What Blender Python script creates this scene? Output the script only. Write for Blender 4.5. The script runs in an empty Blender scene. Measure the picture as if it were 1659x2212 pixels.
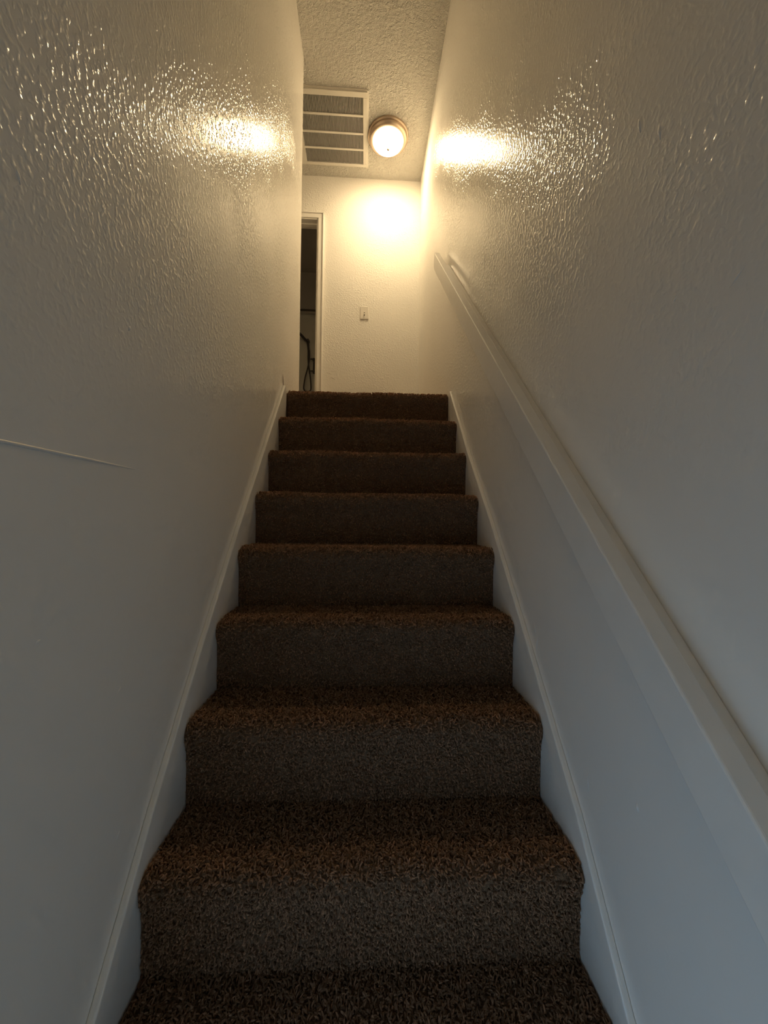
import bpy, math
import numpy as np
from mathutils import Matrix, Vector

scene = bpy.context.scene
COL = scene.collection
rng = np.random.default_rng(7)

# ------------------------------------------------------------------ camera
cam_d = bpy.data.cameras.new('camera')
cam_d.sensor_fit = 'HORIZONTAL'
cam_d.sensor_width = 36.0
cam_d.lens = 36.0 * 832.08 / 1659.0
cam_d.clip_start = 0.02
cam = bpy.data.objects.new('camera', cam_d)
COL.objects.link(cam)
FW = Vector((0.05027596, 0.99863192, 0.01437391))
RT = Vector((0.9986622, -0.05044127, 0.0113791))
UP = Vector((-0.01208857, -0.01378258, 0.99983194))
M = Matrix.Identity(4)
for i in range(3):
    M[i][0], M[i][1], M[i][2] = RT[i], UP[i], -FW[i]
M.translation = Vector((-0.014908, -2.098428, -0.705974))
cam.matrix_world = M
scene.camera = cam

# ------------------------------------------------------------------ world, daylight, exposure
world = bpy.data.worlds.new('sky')
scene.world = world
world.use_nodes = True
wb = world.node_tree.nodes['Background']
wb.inputs['Color'].default_value = (0.50, 0.78, 1.08, 1)
wb.inputs['Strength'].default_value = 1.5

# daylight comes in through an unseen opening added beside the lowest steps; the portal only guides the sky sampling there
por_d = bpy.data.lights.new('opening_portal', 'AREA')
por_d.shape = 'RECTANGLE'
por_d.size, por_d.size_y = 0.70, 1.70
por_d.cycles.is_portal = True
por = bpy.data.objects.new('opening_portal', por_d)
COL.objects.link(por)
por.matrix_world = Matrix(((0, 0, -1, -0.59), (1, 0, 0, -2.20), (0, -1, 0, -1.85), (0, 0, 0, 1)))

vs = scene.view_settings
vs.view_transform = 'Standard'
vs.look = 'None'
vs.gamma = 1.0
vs.use_curve_mapping = False
vs.exposure = 0.12
# white walls pass light on many times in this narrow well
scene.cycles.max_bounces = 12
scene.cycles.diffuse_bounces = 12
scene.cycles.glossy_bounces = 2
scene.cycles.use_adaptive_sampling = True
scene.cycles.adaptive_threshold = 0.06
scene.cycles.adaptive_min_samples = 16
scene.cycles.use_light_tree = False

LAMP_STRENGTH = 205.0
LAMP_COLOR = (1.0, 0.75, 0.42, 1)

# ------------------------------------------------------------------ dimensions (metres, landing floor at z = 0)
WX = 0.465            # half width between the two walls
SX = 0.450            # half width between the skirt boards
H = 2.411             # ceiling
D = 1.409             # back wall
E_END = 0.502         # where the left wall ends at the hall
RISE = 0.2032
FLOOR_LOW = -13 * RISE
FRONT = -3.45         # wall behind the foot of the stairs
NOSE = [0.048, -0.166, -0.358, -0.553, -0.752, -0.940, -1.131, -1.317]
while len(NOSE) < 13:
    NOSE.append(NOSE[-1] - 0.1885)
PILE = 0.008

# ------------------------------------------------------------------ materials
def new_mat(name):
    m = bpy.data.materials.new(name)
    m.use_nodes = True
    nt = m.node_tree
    return m, nt, nt.nodes['Principled BSDF']

def N(nt, kind, **kw):
    n = nt.nodes.new(kind)
    for k, v in kw.items():
        if k in n.inputs:
            n.inputs[k].default_value = v
        else:
            setattr(n, k, v)
    return n

def math_node(nt, op, a, b=None):
    n = nt.nodes.new('ShaderNodeMath')
    n.operation = op
    for i, v in enumerate((a, b)):
        if v is None:
            continue
        if hasattr(v, 'links') or hasattr(v, 'is_linked'):
            nt.links.new(v, n.inputs[i])
        else:
            n.inputs[i].default_value = v
    return n.outputs[0]

def ramp(nt, src, lo, hi):
    n = nt.nodes.new('ShaderNodeMapRange')
    n.inputs['From Min'].default_value = lo
    n.inputs['From Max'].default_value = hi
    nt.links.new(src, n.inputs['Value'])
    return n.outputs['Result']

def noise(nt, co, scale, detail=2.0, rough=0.5, stretch=None):
    if stretch:
        mp = nt.nodes.new('ShaderNodeMapping')
        mp.inputs['Scale'].default_value = stretch
        nt.links.new(co, mp.inputs['Vector'])
        co = mp.outputs['Vector']
    n = nt.nodes.new('ShaderNodeTexNoise')
    n.inputs['Scale'].default_value = scale
    n.inputs['Detail'].default_value = detail
    n.inputs['Roughness'].default_value = rough
    nt.links.new(co, n.inputs['Vector'])
    return n.outputs['Fac']

def wall_paint(name, color, rough, amp, smooth_patches=True):
    """Semi-gloss paint over a rolled / trowelled plaster texture."""
    m, nt, b = new_mat(name)
    co = nt.nodes.new('ShaderNodeTexCoord').outputs['Object']
    blotch = noise(nt, co, 2.3, 1.0)
    mix = nt.nodes.new('ShaderNodeMix')
    mix.data_type = 'RGBA'
    mix.inputs['A'].default_value = (*[c * 0.965 for c in color], 1)
    mix.inputs['B'].default_value = (*color, 1)
    nt.links.new(blotch, mix.inputs['Factor'])
    nt.links.new(mix.outputs['Result'], b.inputs['Base Color'])
    lumps = ramp(nt, noise(nt, co, 90.0, 1.0, 0.55, (1, 1, 0.85)), 0.47, 0.72)
    patch = ramp(nt, blotch, 0.40, 0.62)
    sep = nt.nodes.new('ShaderNodeSeparateXYZ')
    nt.links.new(co, sep.inputs[0])
    # the plaster was trowelled smooth on the lower part of the walls
    hi = ramp(nt, math_node(nt, 'ADD', sep.outputs['Z'], math_node(nt, 'MULTIPLY', blotch, 0.8)), -0.25, 0.75)
    mask = math_node(nt, 'ADD', math_node(nt, 'MULTIPLY', math_node(nt, 'MULTIPLY', patch, hi), 0.75), math_node(nt, 'ADD', math_node(nt, 'MULTIPLY', hi, 0.34), 0.07))
    hgt = math_node(nt, 'ADD', math_node(nt, 'MULTIPLY', lumps, mask), math_node(nt, 'MULTIPLY', blotch, 3.0))
    bp = nt.nodes.new('ShaderNodeBump')
    bp.inputs['Strength'].default_value = 1.0
    bp.inputs['Distance'].default_value = amp
    nt.links.new(hgt, bp.inputs['Height'])
    nt.links.new(bp.outputs['Normal'], b.inputs['Normal'])
    b.inputs['Roughness'].default_value = rough
    b.inputs['Specular IOR Level'].default_value = 0.10
    return m

def plain(name, color, rough=0.5, metallic=0.0, bump=0.0, bscale=120.0):
    m, nt, b = new_mat(name)
    co = nt.nodes.new('ShaderNodeTexCoord').outputs['Object']
    mix = nt.nodes.new('ShaderNodeMix')
    mix.data_type = 'RGBA'
    mix.inputs['A'].default_value = (*[c * 0.93 for c in color], 1)
    mix.inputs['B'].default_value = (*[min(1, c * 1.03) for c in color], 1)
    nt.links.new(noise(nt, co, 14.0, 3.0), mix.inputs['Factor'])
    nt.links.new(mix.outputs['Result'], b.inputs['Base Color'])
    b.inputs['Roughness'].default_value = rough
    b.inputs['Metallic'].default_value = metallic
    if bump:
        bp = nt.nodes.new('ShaderNodeBump')
        bp.inputs['Distance'].default_value = bump
        nt.links.new(noise(nt, co, bscale, 3.0), bp.inputs['Height'])
        nt.links.new(bp.outputs['Normal'], b.inputs['Normal'])
    return m

def ceiling_mat():
    m, nt, b = new_mat('sprayed_ceiling_texture')
    co = nt.nodes.new('ShaderNodeTexCoord').outputs['Object']
    b.inputs['Base Color'].default_value = (0.76, 0.74, 0.69, 1)
    n1 = ramp(nt, noise(nt, co, 62.0, 3.0, 0.6), 0.40, 0.66)
    n2 = noise(nt, co, 150.0, 2.0)
    hgt = math_node(nt, 'ADD', n1, math_node(nt, 'MULTIPLY', n2, 0.4))
    bp = nt.nodes.new('ShaderNodeBump')
    bp.inputs['Distance'].default_value = 0.009
    nt.links.new(hgt, bp.inputs['Height'])
    nt.links.new(bp.outputs['Normal'], b.inputs['Normal'])
    b.inputs['Roughness'].default_value = 0.55
    return m

def carpet_mat():
    m, nt, b = new_mat('brown_frieze_carpet')
    at = nt.nodes.new('ShaderNodeAttribute')
    at.attribute_name = 'yarn'
    cr = nt.nodes.new('ShaderNodeValToRGB')
    cr.color_ramp.elements[0].color = (0.20, 0.12, 0.071, 1)
    cr.color_ramp.elements[1].color = (0.80, 0.54, 0.35, 1)
    e = cr.color_ramp.elements.new(0.55)
    e.color = (0.53, 0.335, 0.205, 1)
    nt.links.new(at.outputs['Fac'], cr.inputs['Fac'])
    nt.links.new(cr.outputs['Color'], b.inputs['Base Color'])
    b.inputs['Roughness'].default_value = 0.85
    b.inputs['Specular IOR Level'].default_value = 0.15
    b.inputs['Sheen Weight'].default_value = 1.0
    b.inputs['Sheen Roughness'].default_value = 0.4
    b.inputs['Sheen Tint'].default_value = (0.75, 0.52, 0.36, 1)
    # thin yarn lets light through
    tr = nt.nodes.new('ShaderNodeBsdfTranslucent')
    nt.links.new(cr.outputs['Color'], tr.inputs['Color'])
    mx = nt.nodes.new('ShaderNodeMixShader')
    mx.inputs[0].default_value = 0.55
    nt.links.new(b.outputs[0], mx.inputs[1])
    nt.links.new(tr.outputs[0], mx.inputs[2])
    nt.links.new(mx.outputs[0], nt.nodes['Material Output'].inputs['Surface'])
    return m

def carpet_backing_mat():
    m, nt, b = new_mat('carpet_backing')
    co = nt.nodes.new('ShaderNodeTexCoord').outputs['Object']
    cr = nt.nodes.new('ShaderNodeValToRGB')
    cr.color_ramp.elements[0].color = (0.12, 0.076, 0.048, 1)
    cr.color_ramp.elements[1].color = (0.34, 0.215, 0.132, 1)
    nn = noise(nt, co, 260.0, 2.0)
    nt.links.new(nn, cr.inputs['Fac'])
    nt.links.new(cr.outputs['Color'], b.inputs['Base Color'])
    bp = nt.nodes.new('ShaderNodeBump')
    bp.inputs['Distance'].default_value = 0.006
    nt.links.new(nn, bp.inputs['Height'])
    nt.links.new(bp.outputs['Normal'], b.inputs['Normal'])
    b.inputs['Roughness'].default_value = 0.95
    b.inputs['Specular IOR Level'].default_value = 0.1
    return m

def lamp_mat():
    m, nt, b = new_mat('lit_frosted_glass')
    b.inputs['Base Color'].default_value = (0.9, 0.88, 0.82, 1)
    b.inputs['Roughness'].default_value = 0.3
    b.inputs['Emission Color'].default_value = LAMP_COLOR
    # glow shaped to throw light down: brightest at the bottom of the glass, fading towards the rim
    sep = nt.nodes.new('ShaderNodeSeparateXYZ')
    nt.links.new(nt.nodes.new('ShaderNodeNewGeometry').outputs['Normal'], sep.inputs[0])
    down = math_node(nt, 'MAXIMUM', math_node(nt, 'MULTIPLY', sep.outputs['Z'], -1.0), 0.0)
    prof = math_node(nt, 'ADD', math_node(nt, 'MULTIPLY', math_node(nt, 'POWER', down, 10.0), 0.975), 0.025)
    nt.links.new(math_node(nt, 'MULTIPLY', prof, LAMP_STRENGTH), b.inputs['Emission Strength'])
    return m

PAINT = (0.90, 0.88, 0.84)
MAT_WALL = wall_paint('cream_wall_paint', PAINT, 0.17, 0.00105)
MAT_BACK = wall_paint('cream_end_wall_paint', PAINT, 0.5, 0.0012)
MAT_CEIL = ceiling_mat()
MAT_TRIM = plain('cream_gloss_trim', (0.90, 0.88, 0.84), 0.32, bump=0.0008, bscale=60)
MAT_RAIL = plain('cream_gloss_rail', (0.90, 0.88, 0.84), 0.34, bump=0.0008, bscale=40)
MAT_PLATE = plain('white_plastic', (0.82, 0.79, 0.74), 0.3)
MAT_SLOT_SHADE = plain('slot_shade', (0.03, 0.025, 0.02), 0.6)
MAT_GRILLE = plain('grille_enamel', (0.74, 0.71, 0.65), 0.4)
MAT_FIN = plain('grille_fin_enamel', (0.40, 0.385, 0.365), 0.5)
MAT_DUCT = plain('duct_shade', (0.03, 0.028, 0.028), 0.9)  # near-black colour stands in for the shade inside the duct
MAT_NICKEL = plain('brushed_nickel', (0.62, 0.50, 0.40), 0.38, metallic=0.85)
MAT_FINIAL = plain('aged_bronze', (0.20, 0.13, 0.08), 0.6, metallic=0.2)
MAT_LAMP = lamp_mat()
MAT_CARPET = carpet_mat()
MAT_BACKING = carpet_backing_mat()
MAT_VINYL = plain('pale_vinyl_floor', (0.40, 0.41, 0.42), 0.4)
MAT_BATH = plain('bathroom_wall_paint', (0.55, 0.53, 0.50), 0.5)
MAT_TUB = plain('shower_surround', (0.66, 0.66, 0.63), 0.35)
MAT_DARKMETAL = plain('dark_chrome', (0.10, 0.09, 0.085), 0.4, metallic=0.3)
MAT_DARKLINE = plain('dark_crack_filler', (0.16, 0.12, 0.09), 0.8)

# ------------------------------------------------------------------ mesh helpers
class MB:
    def __init__(self):
        self.v, self.f = [], []

    def add(self, verts, faces):
        o = len(self.v)
        self.v += [tuple(p) for p in verts]
        self.f += [tuple(i + o for i in f) for f in faces]
        return self

    def box(self, x0, x1, y0, y1, z0, z1):
        vs_ = [(x, y, z) for x in (x0, x1) for y in (y0, y1) for z in (z0, z1)]
        return self.add(vs_, [(0, 1, 3, 2), (4, 6, 7, 5), (0, 4, 5, 1), (2, 3, 7, 6), (0, 2, 6, 4), (1, 5, 7, 3)])

    def prism_x(self, poly, x0, x1):
        """polygon in (y, z) extruded along x"""
        n = len(poly)
        vs_ = [(x0, y, z) for y, z in poly] + [(x1, y, z) for y, z in poly]
        fs = [tuple(range(n)), tuple(range(2 * n - 1, n - 1, -1))]
        for i in range(n):
            j = (i + 1) % n
            fs.append((i, i + n, j + n, j))
        return self.add(vs_, fs)

    def lathe(self, prof, c, seg=48):
        """profile of (radius, z) turned about the vertical through c"""
        rings = []
        vs_ = []
        for r, z in prof:
            if r < 1e-6:
                rings.append([len(vs_)])
                vs_.append((c[0], c[1], z))
            else:
                rings.append(list(range(len(vs_), len(vs_) + seg)))
                vs_ += [(c[0] + r * math.cos(2 * math.pi * k / seg), c[1] + r * math.sin(2 * math.pi * k / seg), z) for k in range(seg)]
        fs = []
        for a, b_ in zip(rings[:-1], rings[1:]):
            for k in range(seg):
                k2 = (k + 1) % seg
                if len(a) == 1:
                    fs.append((a[0], b_[k], b_[k2]))
                elif len(b_) == 1:
                    fs.append((a[k], b_[0], a[k2]))
                else:
                    fs.append((a[k], b_[k], b_[k2], a[k2]))
        return self.add(vs_, fs)

    def tube(self, pts, r, seg=8):
        pts = [Vector(p) for p in pts]
        n = len(pts)
        vs_, fs = [], []
        for i, p in enumerate(pts):
            t = (pts[min(i + 1, n - 1)] - pts[max(i - 1, 0)]).normalized()
            a = t.cross(Vector((1, 0, 0)) if abs(t.x) < 0.8 else Vector((0, 1, 0)))
            a.normalize()
            b_ = t.cross(a)
            rr = r[i] if isinstance(r, (list, tuple)) else r
            vs_ += [tuple(p + a * rr * math.cos(2 * math.pi * k / seg) + b_ * rr * math.sin(2 * math.pi * k / seg)) for k in range(seg)]
        for i in range(n - 1):
            for k in range(seg):
                k2 = (k + 1) % seg
                fs.append((i * seg + k, i * seg + k2, (i + 1) * seg + k2, (i + 1) * seg + k))
        fs.append(tuple(range(seg - 1, -1, -1)))
        fs.append(tuple(range((n - 1) * seg, n * seg)))
        return self.add(vs_, fs)

    def build(self, name, mat, parent=None, bevel=0.0, smooth=False, seg=2):
        me = bpy.data.meshes.new(name)
        me.from_pydata(self.v, [], self.f)
        me.validate()
        import bmesh
        bm = bmesh.new()
        bm.from_mesh(me)
        bmesh.ops.recalc_face_normals(bm, faces=bm.faces)
        bm.to_mesh(me)
        bm.free()
        me.materials.append(mat)
        o = bpy.data.objects.new(name, me)
        COL.objects.link(o)
        if smooth:
            me.polygons.foreach_set('use_smooth', [True] * len(me.polygons))
        if bevel:
            md = o.modifiers.new('bevel', 'BEVEL')
            md.width = bevel
            md.segments = seg
            md.limit_method = 'ANGLE'
            md.angle_limit = math.radians(40)
        if parent:
            o.parent = parent
            o.matrix_parent_inverse = parent.matrix_world.inverted()
        return o

def structure(o, label=None):
    o['kind'] = 'structure'
    if label:
        o['label'] = label
    return o

def thing(name, label, cat, loc=(0, 0, 0), group=None):
    o = bpy.data.objects.new(name, None)
    COL.objects.link(o)
    o.location = loc
    o.empty_display_size = 0.05
    o.matrix_world = Matrix.Translation(Vector(loc))
    o['label'] = label
    o['category'] = cat
    if group:
        o['group'] = group
    return o

def tag(o, label, cat, group=None):
    o['label'] = label
    o['category'] = cat
    if group:
        o['group'] = group
    return o

# ------------------------------------------------------------------ room shell
T = 0.12
BOT = FLOOR_LOW - 0.1
# left wall of the stairwell; an unseen opening is added beside the lowest steps to let daylight in
OP_Y0, OP_Y1, OP_TOP = -2.55, -1.85, -1.0
wl = MB()
wl.box(-WX - T, -WX, OP_Y1, E_END, BOT, H + 0.02)
wl.box(-WX - T, -WX, OP_Y0, OP_Y1, OP_TOP, H + 0.02)
wl.box(-WX - T, -WX, FRONT, OP_Y0, BOT, H + 0.02)
wl.prism_x([(OP_Y1, -2.0), (OP_Y0, -2.7), (OP_Y0, BOT), (OP_Y1, BOT)], -WX - T, -WX)
wall_left = structure(wl.build('wall_left', MAT_WALL, bevel=0.004), 'glossy cream textured stairwell wall with a level seam')
wall_right = structure(MB().box(WX, WX + T, FRONT - T, D + T, BOT, H + 0.02).build('wall_right', MAT_WALL), 'glossy cream textured stairwell wall behind the handrail')

# back wall with the bathroom doorway
DX0, DX1, DTOP = -1.215, -0.466, 2.016
wbk = MB()
wbk.box(DX1, WX + T, D, D + 0.11, -0.25, H + 0.02)
wbk.box(DX0, DX1, D, D + 0.11, DTOP, H + 0.02)
wbk.box(-2.7, DX0, D, D + 0.11, -0.25, H + 0.02)
wall_back = structure(wbk.build('wall_back', MAT_BACK), 'cream end wall of the upper hall')
structure(MB().box(-2.6, -WX - T, E_END - T, E_END, -0.25, H + 0.02).build('wall_hall', MAT_WALL))
structure(MB().box(-2.72, -2.6, E_END - T, D + 0.11, -0.25, H + 0.02).build('wall_hall_end', MAT_WALL))
structure(MB().box(-WX - T, WX + T, FRONT - T, FRONT, BOT, H + 0.02).build('wall_front', MAT_WALL))

# ceiling (hall and stairwell in one sheet)
ce = MB()
ce.box(-WX - T, WX + T, FRONT - T, D + T, H, H + 0.1)
ce.box(-2.72, -WX - T, E_END - T, D + T, H, H + 0.1)
ceiling = structure(ce.build('ceiling', MAT_CEIL), 'textured sprayed ceiling above stairs and hall')

fl = MB()
fl.box(-WX, WX, 0.10, D, -0.25, -PILE)
fl.box(-2.6, -WX, E_END, D, -0.25, -PILE)
structure(fl.build('floor_upper', MAT_BACKING), 'brown carpeted upper landing')
structure(MB().box(-2.6, WX, FRONT, NOSE[12] + 0.3, BOT, FLOOR_LOW).build('floor_lower', MAT_VINYL), 'pale floor at the foot of the stairs')

# bathroom beyond the doorway
BY = 2.80
structure(MB().box(-1.85, -0.15, BY, BY + 0.1, -0.25, 2.45).build('wall_bathroom_back', MAT_BATH), 'dim wall of the unlit bathroom')
structure(MB().box(-1.85, -1.75, D + 0.11, BY, -0.25, 2.45).build('wall_bathroom_left', MAT_BATH))
structure(MB().box(-0.25, -0.15, D + 0.11, BY, -0.25, 2.45).build('wall_bathroom_right', MAT_BATH))
structure(MB().box(-1.85, -0.15, D + 0.11, BY + 0.1, 2.40, 2.5).build('ceiling_bathroom', MAT_BATH))
structure(MB().box(-1.85, -0.15, D, BY + 0.1, -0.25, -0.002).build('floor_bathroom', MAT_TUB))

# wall seam and scars: raised paint that belongs to the walls
def ridge(name, pts, r, parent, mat):
    o = MB().tube(pts, r, 8).build(name, mat, parent, smooth=True)
    return o
ridge('plaster_seam', [(-WX - 0.0012, -1.62 + 0.02 * i, -0.617 + 0.0) for i in range(17)],
      [0.0022 * min(1, (17 - i) / 9) + 0.0010 for i in range(17)], wall_left, MAT_TRIM)
for (y, z, l, a, r) in ((-1.349, -0.353, 0.012, 1.2, 0.0030), (-1.586, -0.272, 0.020, 1.9, 0.0028), (-0.985, -0.422, 0.010, 1.4, 0.0018),
                        (-1.356, -1.031, 0.014, 0.8, 0.0016), (-1.351, -1.302, 0.014, 0.9, 0.0016), (-1.538, -0.883, 0.008, 0.3, 0.0015)):
    dy, dz = l / 2 * math.cos(a), l / 2 * math.sin(a)
    ridge('paint_scar', [(-WX - r * 0.35, y - dy, z - dz), (-WX - r * 0.2, y, z), (-WX - r * 0.35, y + dy, z + dz)], [r * 0.4, r, r * 0.4], wall_left, MAT_TRIM)
ridge('wall_crack', [(-WX - 0.0002, 0.010, 0.005), (-WX, 0.004, 0.030), (-WX - 0.0004, -0.004, 0.062)], [0.002, 0.0022, 0.0008], wall_left, MAT_DARKLINE)
for (y, z, l, a, r) in ((-1.525, -0.361, 0.010, 2.5, 0.0016), (-1.626, -0.388, 0.030, 2.5, 0.0014), (-1.447, -0.005, 0.030, 1.4, 0.0032), (-1.494, -0.063, 0.030, 1.5, 0.0035),
                        (-1.224, -0.198, 0.022, 2.2, 0.0014), (-1.052, -1.049, 0.060, 1.8, 0.0022), (-1.040, -1.010, 0.03, 1.2, 0.0016), (-1.297, -1.263, 0.040, 1.5, 0.0016), (-1.445, -1.205, 0.014, 1.3, 0.0032),
                        (-0.554, 0.359, 0.09, 1.7, 0.0014)):
    dy, dz = l / 2 * math.cos(a), l / 2 * math.sin(a)
    ridge('paint_scar', [(WX + r * 0.35, y - dy, z - dz), (WX + r * 0.2, y, z), (WX + r * 0.35, y + dy, z + dz)], [r * 0.4, r, r * 0.4], wall_right, MAT_TRIM)
for (x, z, l, a, r) in ((-0.012, 1.335, 0.012, 2.4, 0.0035), (0.004, 1.315, 0.012, 1.4, 0.004), (-0.005, 1.505, 0.010, 0.3, 0.003), (-0.02, 1.62, 0.010, 0.6, 0.003),
                        (-0.345, 0.60, 0.06, -0.3, 0.003), (-0.32, 0.56, 0.05, -0.5, 0.004), (-0.30, 0.62, 0.07, 0.0, 0.002), (-0.27, 0.58, 0.07, 1.57, 0.002)):
    dx, dz = l / 2 * math.cos(a), l / 2 * math.sin(a)
    ridge('paint_scar', [(x - dx, D + r * 0.35, z - dz), (x, D + r * 0.2, z), (x + dx, D + r * 0.35, z + dz)], [r * 0.4, r, r * 0.4], wall_back, MAT_BACK)

# ------------------------------------------------------------------ skirt boards up the stairs
def skirt(name, top, x_in, x_wall, label):
    lo = top[-1]
    s = 1.06
    y_end = NOSE[12] - 0.05
    line = list(top) + [(y_end, lo[1] + (y_end - lo[0]) * s)]
    under = [(y, z - 0.36) for y, z in reversed(line)]
    under[-1] = (under[-1][0], -0.25)
    poly = line + under
    o = MB().prism_x(poly, min(x_in, x_wall), max(x_in, x_wall)).build(name, MAT_TRIM, bevel=0.0045, seg=3)
    return structure(o, label)
skirt('baseboard_left', [(0.030, -0.012), (0.022, 0.004), (0.0, 0.004), (-0.493, -0.503), (-0.718, -0.731), (-1.045, -1.083), (-1.26, -1.330), (-1.427, -1.545)],
      -SX, -WX, 'cream skirt board climbing along the left of the stairs')
skirt('baseboard_right', [(0.055, -0.012), (0.048, 0.000), (0.020, 0.003), (-0.37, -0.408), (-0.699, -0.722), (-1.011, -1.049), (-1.279, -1.343), (-1.441, -1.570)],
      SX, WX, 'cream skirt board climbing below the handrail')

# ------------------------------------------------------------------ doorway: casing, jambs, stop
dr = bpy.data.objects.new('door_1', None)
COL.objects.link(dr)
dr.location = (DX0, D, 0)
dr.matrix_world = Matrix.Translation(Vector((DX0, D, 0)))
dr['kind'] = 'structure'
dr['label'] = 'cream cased doorway to the dark bathroom'
CW, CT = 0.040, 0.014
MB().box(DX1 - 0.002, DX1 + CW, D - CT, D, -PILE, DTOP + CW).build('casing', MAT_TRIM, dr, bevel=0.003)
MB().box(DX0 - CW, DX0 + 0.002, D - CT, D, -PILE, DTOP + CW).build('casing', MAT_TRIM, dr, bevel=0.003)
MB().box(DX0 - CW, DX1 + CW, D - CT - 0.001, D, DTOP - 0.002, DTOP + CW).build('casing', MAT_TRIM, dr, bevel=0.003)
MB().box(DX1 + CW - 0.002, DX1 + CW + 0.010, D - CT - 0.008, D, -PILE, DTOP + CW + 0.010).build('back_band', MAT_TRIM, dr, bevel=0.003)
MB().box(DX0 - CW - 0.01, DX1 + CW + 0.010, D - CT - 0.008, D, DTOP + CW - 0.002, DTOP + CW + 0.010).build('back_band', MAT_TRIM, dr, bevel=0.003)
JT = 0.012
MB().box(DX1 - JT, DX1 + 0.001, D - 0.006, D + 0.116, -PILE, DTOP).build('jamb', MAT_TRIM, dr, bevel=0.002)
MB().box(DX0 - 0.001, DX0 + JT, D - 0.006, D + 0.116, -PILE, DTOP).build('jamb', MAT_TRIM, dr, bevel=0.002)
MB().box(DX0, DX1, D - 0.006, D + 0.116, DTOP - JT, DTOP + 0.001).build('jamb', MAT_TRIM, dr, bevel=0.002)
MB().box(DX1 - JT - 0.010, DX1 - JT + 0.001, D + 0.045, D + 0.080, -PILE, DTOP - JT).build('door_stop', MAT_TRIM, dr, bevel=0.002)
MB().box(DX0 + JT, DX1 - JT, D + 0.045, D + 0.080, DTOP - JT - 0.010, DTOP - JT + 0.001).build('door_stop', MAT_TRIM, dr, bevel=0.002)

# ------------------------------------------------------------------ carpeted stairs
def step_profile(k, nseg_arc=8):
    """front-facing profile of step k as (y, z) from the tread's back edge to the riser's foot (tops of the backing)"""
    z = -k * RISE - PILE
    zb = -(k + 1) * RISE - PILE
    yn = NOSE[k] + PILE
    R = 0.026
    back = 0.40 if k == 0 else NOSE[k - 1] + 0.016 + PILE
    pts = [(back, z - 0.002)]
    n = 6
    for i in range(1, n):
        t = i / n
        pts.append((back + (yn + 0.06 - back) * t, z - 0.002 * (1 - t)))
    pts.append((yn + 0.06, z + 0.001))
    pts.append((yn + 0.042, z + 0.001))
    for i in range(nseg_arc + 1):
        a = math.pi / 2 + (math.pi / 2) * i / nseg_arc
        pts.append((yn + R + R * math.cos(a) * 1.0, z - R + R * math.sin(a)))
    pts.append((yn + 0.001, z - R - 0.012))
    pts.append((yn + 0.006, z - R - 0.024))
    pts.append((yn + 0.012, z - R - 0.040))
    pts.append((yn + 0.014, z - R - 0.080))
    pts.append((yn + 0.016, zb - 0.004))
    return pts

def waviness(k, x):
    return 0.0030 * np.sin(x * (7.0 + 1.3 * (k % 4)) + k * 1.9) + 0.0018 * np.sin(x * 19.0 + k * 2.7)

stairs = thing('staircase', 'straight flight of stairs covered in shaggy dark brown carpet', 'staircase', (0, NOSE[12], FLOOR_LOW))
NX = 30
XS = np.linspace(-SX - 0.001, SX + 0.001, NX + 1)

def build_step(k):
    prof = step_profile(k)
    n = len(prof)
    s_len = [0.0]
    for a, b_ in zip(prof[:-1], prof[1:]):
        s_len.append(s_len[-1] + math.hypot(b_[0] - a[0], b_[1] - a[1]))
    verts, faces = [], []
    zref = prof[6][1]
    for i, x in enumerate(XS):
        w = float(waviness(k, x))
        for (y, z) in prof:
            near = max(0.0, 1 - abs(y - NOSE[k]) / 0.10) * max(0.0, 1 - abs(z - zref) / 0.08)
            verts.append((x, y, z + w * near))
    for i in range(NX):
        for j in range(n - 1):
            a = i * n + j
            faces.append((a, a + 1, a + n + 1, a + n))
    mb = MB().add(verts, faces)
    # solid core below the carpet
    zb = prof[-1][1]
    yb = prof[0][0] + 0.03
    yf = prof[-1][0]
    mb.add([(x, y, z) for x in (-SX - 0.001, SX + 0.001) for (y, z) in ((prof[0][0], prof[0][1]), (yb, prof[0][1]), (yb, zb - 0.02), (yf, zb - 0.02), (yf, zb))],
           [(0, 1, 6, 5), (1, 2, 7, 6), (2, 3, 8, 7), (3, 4, 9, 8)])
    # ends
    for i in (0, NX):
        x = XS[i]
        poly = [(x, y, z) for (y, z) in prof] + [(x, yf, zb - 0.02), (x, yb, zb - 0.02), (x, yb, prof[0][1])]
        mb.add(poly, [tuple(range(len(poly)))])
    o = mb.build('step', MAT_BACKING, stairs, smooth=False)
    return o, prof

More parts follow.
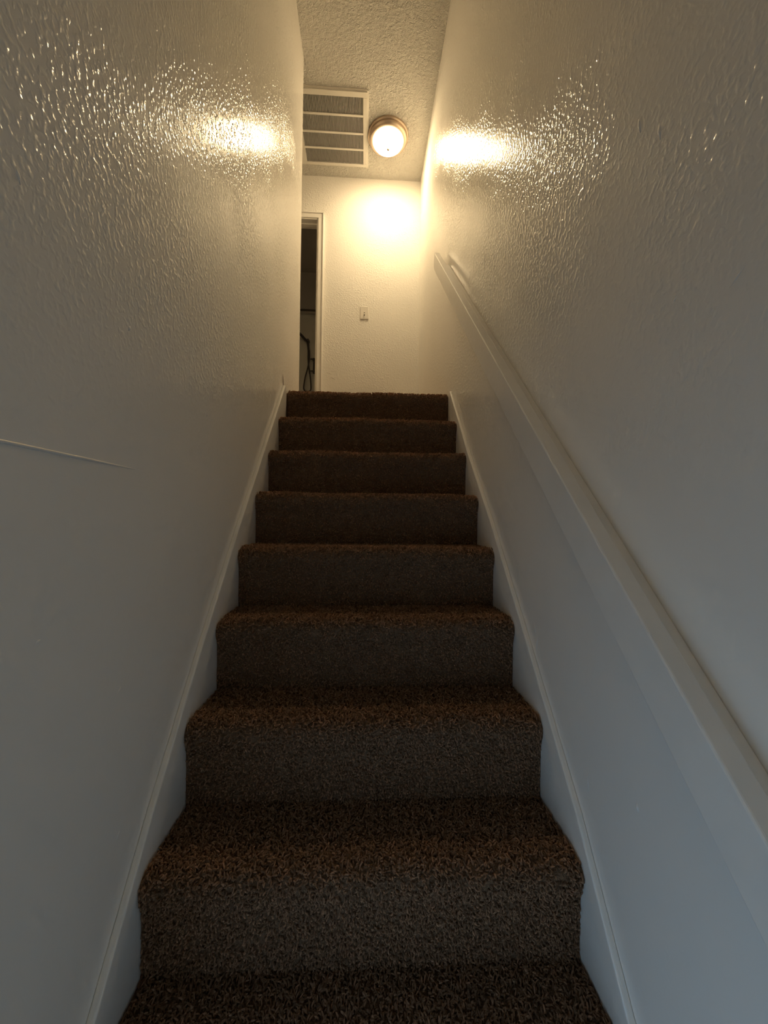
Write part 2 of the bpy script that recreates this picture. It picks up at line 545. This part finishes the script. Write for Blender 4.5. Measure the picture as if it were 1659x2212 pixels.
def build_pile(k, parent, prof, count):
    """individual yarn tufts, one mesh per step"""
    P = np.array(prof)
    P[0, 0] -= 0.004
    if k == 0:
        P = P.copy()
        P[0, 0] = 0.26
        P = P[(P[:, 0] <= 0.26)]
    if k == 8:
        P = P[:20]
    seg = np.diff(P, axis=0)
    L = np.linalg.norm(seg, axis=1)
    cum = np.concatenate([[0], np.cumsum(L)])
    s = rng.random(count) * cum[-1]
    # jittered regular spread along x keeps the cover even
    x = (np.arange(count) * 0.6180339887 % 1.0) * (2 * SX - 0.004) - SX + 0.002
    idx = np.clip(np.searchsorted(cum, s, side='right') - 1, 0, len(L) - 1)
    t = (s - cum[idx]) / L[idx]
    base = P[idx] + seg[idx] * t[:, None]
    nrm = np.stack([-seg[:, 1], seg[:, 0]], 1) / L[:, None]
    # outward: up on the tread, towards -y on the riser
    flip = np.where((nrm[:, 1] - nrm[:, 0]) < 0, -1.0, 1.0)
    nrm = nrm * flip[:, None]
    # smooth the normals along the profile
    vn = np.zeros_like(P)
    vn[:-1] += nrm
    vn[1:] += nrm
    vn /= np.linalg.norm(vn, axis=1)[:, None]
    nn = vn[idx] * (1 - t[:, None]) + vn[idx + 1] * t[:, None]
    nn /= np.linalg.norm(nn, axis=1)[:, None]
    zref = prof[6][1]
    near = np.maximum(0, 1 - np.abs(base[:, 0] - NOSE[k]) / 0.10) * np.maximum(0, 1 - np.abs(base[:, 1] - zref) / 0.08)
    p0 = np.stack([x, base[:, 0], base[:, 1] + waviness(k, x) * near], 1)
    n3 = np.stack([np.zeros(count), nn[:, 0], nn[:, 1]], 1)
    rnd = rng.normal(size=(count, 3))
    d1 = n3 + 0.35 * rnd
    d1[:, 0] = np.where(np.abs(p0[:, 0]) > SX - 0.012, -np.sign(p0[:, 0]) * np.abs(d1[:, 0]) * 0.4, d1[:, 0])
    d1 /= np.linalg.norm(d1, axis=1)[:, None]
    lie = rng.normal(size=(count, 3))
    lie[:, 2] -= 0.35
    lie -= (lie * n3).sum(1)[:, None] * n3
    lie[:, 0] = np.where(np.abs(p0[:, 0]) > SX - 0.012, -np.sign(p0[:, 0]) * np.abs(lie[:, 0]) * 0.4, lie[:, 0])
    lie /= np.linalg.norm(lie, axis=1)[:, None] + 1e-9
    # the flat riser carpet lies shorter than the fluffed nosing
    fluff = 0.62 + 0.38 * np.clip(n3[:, 2] * 1.4, 0, 1)
    ln = rng.uniform(0.0085, 0.0135, count) * fluff
    rad = rng.uniform(0.0014, 0.0022, count)
    p1 = p0 + d1 * (ln * 0.55)[:, None]
    d2 = d1 * 0.55 + lie * 0.75
    d2 /= np.linalg.norm(d2, axis=1)[:, None]
    p2 = p1 + d2 * (ln * 0.50)[:, None]
    p3 = p2 + (d2 * 0.7 + lie * 0.5) * (ln * 0.22)[:, None]
    p0 = p0 - n3 * 0.002
    side = np.cross(d1, lie)
    side /= np.linalg.norm(side, axis=1)[:, None] + 1e-9
    other = np.cross(side, d2)
    rings = []
    for c, rr in ((p0, 0.8), (p1, 1.05), (p2, 0.9)):
        for a in (0.0, 2.0944, 4.1888):
            rings.append(c + (side * math.cos(a) + other * math.sin(a)) * (rad * rr)[:, None])
    rings.append(p3)
    V = np.stack(rings, 1)                      # count, 10, 3
    V[:, :, 0] = np.clip(V[:, :, 0], -SX + 0.0004, SX - 0.0004)
    V = V.reshape(-1, 3)
    q = []
    for r_ in (0, 3):
        for a in range(3):
            b_ = (a + 1) % 3
            q.append((r_ + a, r_ + b_, r_ + 3 + b_, r_ + 3 + a))
    tris = [(6, 7, 9), (7, 8, 9), (8, 6, 9)]
    off = (np.arange(count) * 10)[:, None]
    lq = (np.array(q).reshape(1, -1) + off).reshape(count, -1)
    lt = (np.array(tris).reshape(1, -1) + off).reshape(count, -1)
    loops = np.concatenate([lq, lt], 1).ravel().astype(np.int32)
    tot = np.tile(np.array([4] * 6 + [3] * 3, dtype=np.int32), count)
    start = np.concatenate([[0], np.cumsum(tot)[:-1]]).astype(np.int32)
    me = bpy.data.meshes.new('carpet_pile')
    me.vertices.add(len(V))
    me.vertices.foreach_set('co', V.astype(np.float32).ravel())
    me.loops.add(len(loops))
    me.loops.foreach_set('vertex_index', loops)
    me.polygons.add(len(tot))
    me.polygons.foreach_set('loop_start', start)
    me.update(calc_edges=True)
    me.polygons.foreach_set('use_smooth', np.ones(len(tot), dtype=bool))
    at = me.attributes.new('yarn', 'FLOAT', 'POINT')
    at.data.foreach_set('value', np.repeat(np.clip(rng.normal(0.5, 0.22, count), 0, 1), 10).astype(np.float32))
    me.materials.append(MAT_CARPET)
    o = bpy.data.objects.new('carpet_pile', me)
    COL.objects.link(o)
    o.parent = parent
    o.matrix_parent_inverse = parent.matrix_world.inverted()
    o['kind'] = 'stuff'
    return o

COUNTS = [9000, 9000, 9000, 10000, 12000, 14000, 16000, 18000, 11000]
bpy.context.view_layer.update()
for k in range(13):
    st, pr = build_step(k)
    if k < len(COUNTS):
        bpy.context.view_layer.update()
        build_pile(k, st, pr, COUNTS[k])

# ------------------------------------------------------------------ handrail
def rail_board(name, parent, x0, x1, y_top, c_top, c_bot, y_low):
    # edges follow z = y + c ; plumb-cut upper end
    poly = [(y_top, y_top + c_top), (y_low, y_low + c_top), (y_low, y_low + c_bot), (y_top + 0.010, y_top + 0.010 + c_bot)]
    return MB().prism_x(poly, x0, x1).build(name, MAT_RAIL, parent, bevel=0.0035, seg=3)
hr = thing('handrail', 'cream painted wooden handrail board sloping along the stairwell wall', 'handrail', (WX, -2.35, -2.35 + 0.57))
rail_board('rail_board', hr, 0.403, 0.436, 0.290, 0.680, 0.570, -2.35)
rail_board('backing_board', hr, 0.435, WX, 0.118, 0.661, 0.605, -2.33)

# ------------------------------------------------------------------ ceiling light
LC = (0.140, 1.000)
lt = thing('ceiling_light', 'lit round flush-mount ceiling light with brushed metal rim', 'ceiling light', (LC[0], LC[1], H))
MB().lathe([(0.0, H + 0.001), (0.166, H + 0.001), (0.166, H - 0.014), (0.161, H - 0.020), (0.100, H - 0.020), (0.0, H - 0.018)], LC, 64).build('canopy', MAT_NICKEL, lt, bevel=0.002)
MB().lathe([(0.154, H - 0.018), (0.156, H - 0.024), (0.155, H - 0.036), (0.146, H - 0.044), (0.130, H - 0.048), (0.122, H - 0.046), (0.120, H - 0.036), (0.120, H - 0.019)], LC, 64).build('trim_ring', MAT_NICKEL, lt, smooth=True)
dome = []
for i in range(11):
    a = i / 10 * math.pi / 2
    dome.append((0.126 * math.cos(a), H - 0.042 - 0.056 * math.sin(a)))
dome[-1] = (0.0, H - 0.098)
MB().lathe(dome, LC, 40).build('glass_dome', MAT_LAMP, lt, smooth=True)
MB().lathe([(0.0, H - 0.094), (0.013, H - 0.096), (0.014, H - 0.101), (0.008, H - 0.105), (0.012, H - 0.111), (0.008, H - 0.118), (0.0, H - 0.121)], LC, 20).build('finial', MAT_FINIAL, lt, smooth=True)

# ------------------------------------------------------------------ return air grille
GX0, GX1, GY0, GY1 = -0.615, -0.033, 0.674, 1.279
IX0, IX1, IY0, IY1 = -0.553, -0.064, 0.712, 1.252
GZ = H - 0.016
gr = thing('air_grille', 'square cream return air grille with fine grey fins on ceiling', 'vent', ((GX0 + GX1) / 2, (GY0 + GY1) / 2, H))
fr = MB()
fr.box(GX0, GX1, GY0, IY0, GZ, H + 0.001)
fr.box(GX0, GX1, IY1, GY1, GZ, H + 0.001)
fr.box(GX0, IX0, IY0, IY1, GZ, H + 0.001)
fr.box(IX1, GX1, IY0, IY1, GZ, H + 0.001)
fr.build('frame', MAT_GRILLE, gr, bevel=0.002)
MB().box(GX1 - 0.004, GX1 + 0.012, GY0 - 0.004, GY1 + 0.02, H - 0.006, H + 0.001).build('mounting_flange', MAT_GRILLE, gr, bevel=0.001)
MB().box(GX0, GX1, GY0 - 0.010, GY0 + 0.004, H - 0.006, H + 0.001).build('mounting_flange', MAT_GRILLE, gr, bevel=0.001)
MB().box(IX0 - 0.002, IX1 + 0.002, IY0 - 0.002, IY1 + 0.002, H - 0.003, H + 0.001).build('filter', MAT_DUCT, gr)  # flat panel painted dark as the shaded duct behind the fins
for yb in (0.845, 0.985, 1.121):
    MB().box(IX0 - 0.001, IX1 + 0.001, yb - 0.0085, yb + 0.0085, GZ + 0.001, GZ + 0.006).build('cross_bar', MAT_GRILLE, gr, bevel=0.001)
NF = 45
fin_mesh = None
for i in range(NF):
    x = IX0 + (i + 0.5) * (IX1 - IX0) / NF
    if fin_mesh is None:
        m_ = MB()
        w = 0.0017
        m_.add([(-w - 0.002, IY0, H - 0.012), (w - 0.002, IY0, H - 0.012), (w + 0.002, IY0, H - 0.0035), (-w + 0.002, IY0, H - 0.0035),
                (-w - 0.002, IY1, H - 0.012), (w - 0.002, IY1, H - 0.012), (w + 0.002, IY1, H - 0.0035), (-w + 0.002, IY1, H - 0.0035)],
               [(0, 1, 2, 3), (7, 6, 5, 4), (0, 4, 5, 1), (1, 5, 6, 2), (2, 6, 7, 3), (3, 7, 4, 0)])
        o = m_.build('fin', MAT_FIN, gr)
        fin_mesh = o.data
        fin_base = o.matrix_parent_inverse.copy()
        o.location.x = x
    else:
        o = bpy.data.objects.new('fin', fin_mesh)
        COL.objects.link(o)
        o.parent = gr
        o.matrix_parent_inverse = fin_base
        o.location.x = x

# ------------------------------------------------------------------ light switch
SXC, SZC = -0.0395, 1.163
sw = thing('light_switch', 'white toggle light switch on the cream end wall', 'light switch', (SXC, D, SZC))
MB().box(SXC - 0.038, SXC + 0.038, D - 0.0075, D + 0.001, SZC - 0.059, SZC + 0.059).build('cover_plate', MAT_PLATE, sw, bevel=0.004, seg=3)
MB().box(SXC - 0.0050, SXC + 0.0050, D - 0.0082, D - 0.007, SZC - 0.024, SZC + 0.004).build('toggle_slot_shade', MAT_SLOT_SHADE, sw)  # slot painted near-black, with the shade under the toggle put into its colour
tg = MB()
tg.add([(SXC + sx * 0.0042, y, z) for sx in (-1, 1) for (y, z) in ((D - 0.007, SZC - 0.002), (D - 0.007, SZC - 0.018), (D - 0.019, SZC - 0.021), (D - 0.020, SZC - 0.013))],
       [(0, 1, 2, 3), (7, 6, 5, 4), (0, 4, 5, 1), (1, 5, 6, 2), (2, 6, 7, 3), (3, 7, 4, 0)])
tg.build('toggle', MAT_PLATE, sw, bevel=0.001)
for dz in (-0.042, 0.042):
    o = MB().lathe([(0.0, 0.0012), (0.0026, 0.0008), (0.0032, 0.0), (0.0032, -0.001), (0.0, -0.001)], (0, 0), 12).build('screw', MAT_PLATE, sw)
    o.matrix_parent_inverse = Matrix.Identity(4)
    o.location = (0, -0.0074, dz)
    o.rotation_euler = (math.radians(90), 0, 0)

# ------------------------------------------------------------------ bathroom things seen through the doorway
tub = MB()
tub.box(-1.745, -0.255, BY - 0.013, BY - 0.001, 0.0, 1.855)
tag(tub.build('shower_surround', MAT_TUB, bevel=0.003), 'plain pale panel lining the dark shower wall', 'shower panel')
rod = thing('shower_rod', 'dark thin horizontal rod across the unlit bathroom', 'rod', (-1.75, 2.70, 1.865))
MB().tube([(-1.75, 2.70, 1.862), (-1.2, 2.70, 1.862), (-0.25, 2.70, 1.862)], 0.011, 12).build('rod_tube', MAT_DARKMETAL, rod, smooth=True)
for x in (-1.75, -0.25):
    s_ = 1 if x < -1 else -1
    MB().tube([(x, 2.70, 1.862), (x + s_ * 0.012, 2.70, 1.862)], 0.028, 16).build('end_flange', MAT_DARKMETAL, rod)
def bez(pts, n=8):
    out = []
    P_ = [Vector(p) for p in pts]
    for i in range(len(P_) - 1):
        a = P_[max(i - 1, 0)]; b_ = P_[i]; c = P_[i + 1]; d = P_[min(i + 2, len(P_) - 1)]
        for j in range(n):
            t = j / n
            out.append(0.5 * ((2 * b_) + (c - a) * t + (2 * a - 5 * b_ + 4 * c - d) * t * t + (3 * b_ - a - 3 * c + d) * t ** 3))
    out.append(P_[-1])
    return out
hs = thing('shower_hose', 'dark hand shower hose hanging in a long teardrop loop', 'shower hose', (-0.74, BY - 0.02, 0.86))
hy = 2.72
MB().tube(bez([(-0.730, hy, 1.37), (-0.727, hy, 1.27), (-0.742, hy, 1.16), (-0.775, hy, 1.03), (-0.791, hy, 0.91), (-0.780, hy, 0.865), (-0.745, hy, 0.850),
               (-0.709, hy, 0.867), (-0.702, hy, 0.91), (-0.712, hy, 1.03), (-0.733, hy, 1.17), (-0.742, hy, 1.27), (-0.742, hy, 1.36), (-0.752, hy, 1.45), (-0.762, hy, 1.475)]),
          0.0085, 8).build('hose', MAT_DARKMETAL, hs, smooth=True)
MB().tube(bez([(-0.86, hy - 0.03, 1.575), (-0.825, hy - 0.02, 1.545), (-0.775, hy, 1.495), (-0.745, hy, 1.455), (-0.735, hy, 1.36)]), [0.016] * 17 + [0.013] * 10 + [0.010] * 6, 10).build('hand_shower', MAT_DARKMETAL, hs, smooth=True)
MB().tube([(-0.748, BY - 0.013, 1.50), (-0.748, hy, 1.50)], 0.016, 12).build('holder', MAT_DARKMETAL, hs)
va = thing('shower_faucet', 'dark two-handled shower faucet beside the hanging hose', 'faucet', (-0.69, BY - 0.012, 1.19))
for z in (1.270, 1.120):
    h_ = MB().tube([(-0.675, BY - 0.011, z), (-0.675, BY - 0.050, z)], 0.020, 14).build('escutcheon', MAT_DARKMETAL, va)
    MB().tube([(-0.715, BY - 0.058, z), (-0.640, BY - 0.058, z)], 0.009, 10).build('handle', MAT_DARKMETAL, va)
MB().tube([(-0.675, BY - 0.030, 1.10), (-0.675, BY - 0.030, 1.29)], 0.012, 10).build('riser_pipe', MAT_DARKMETAL, va)
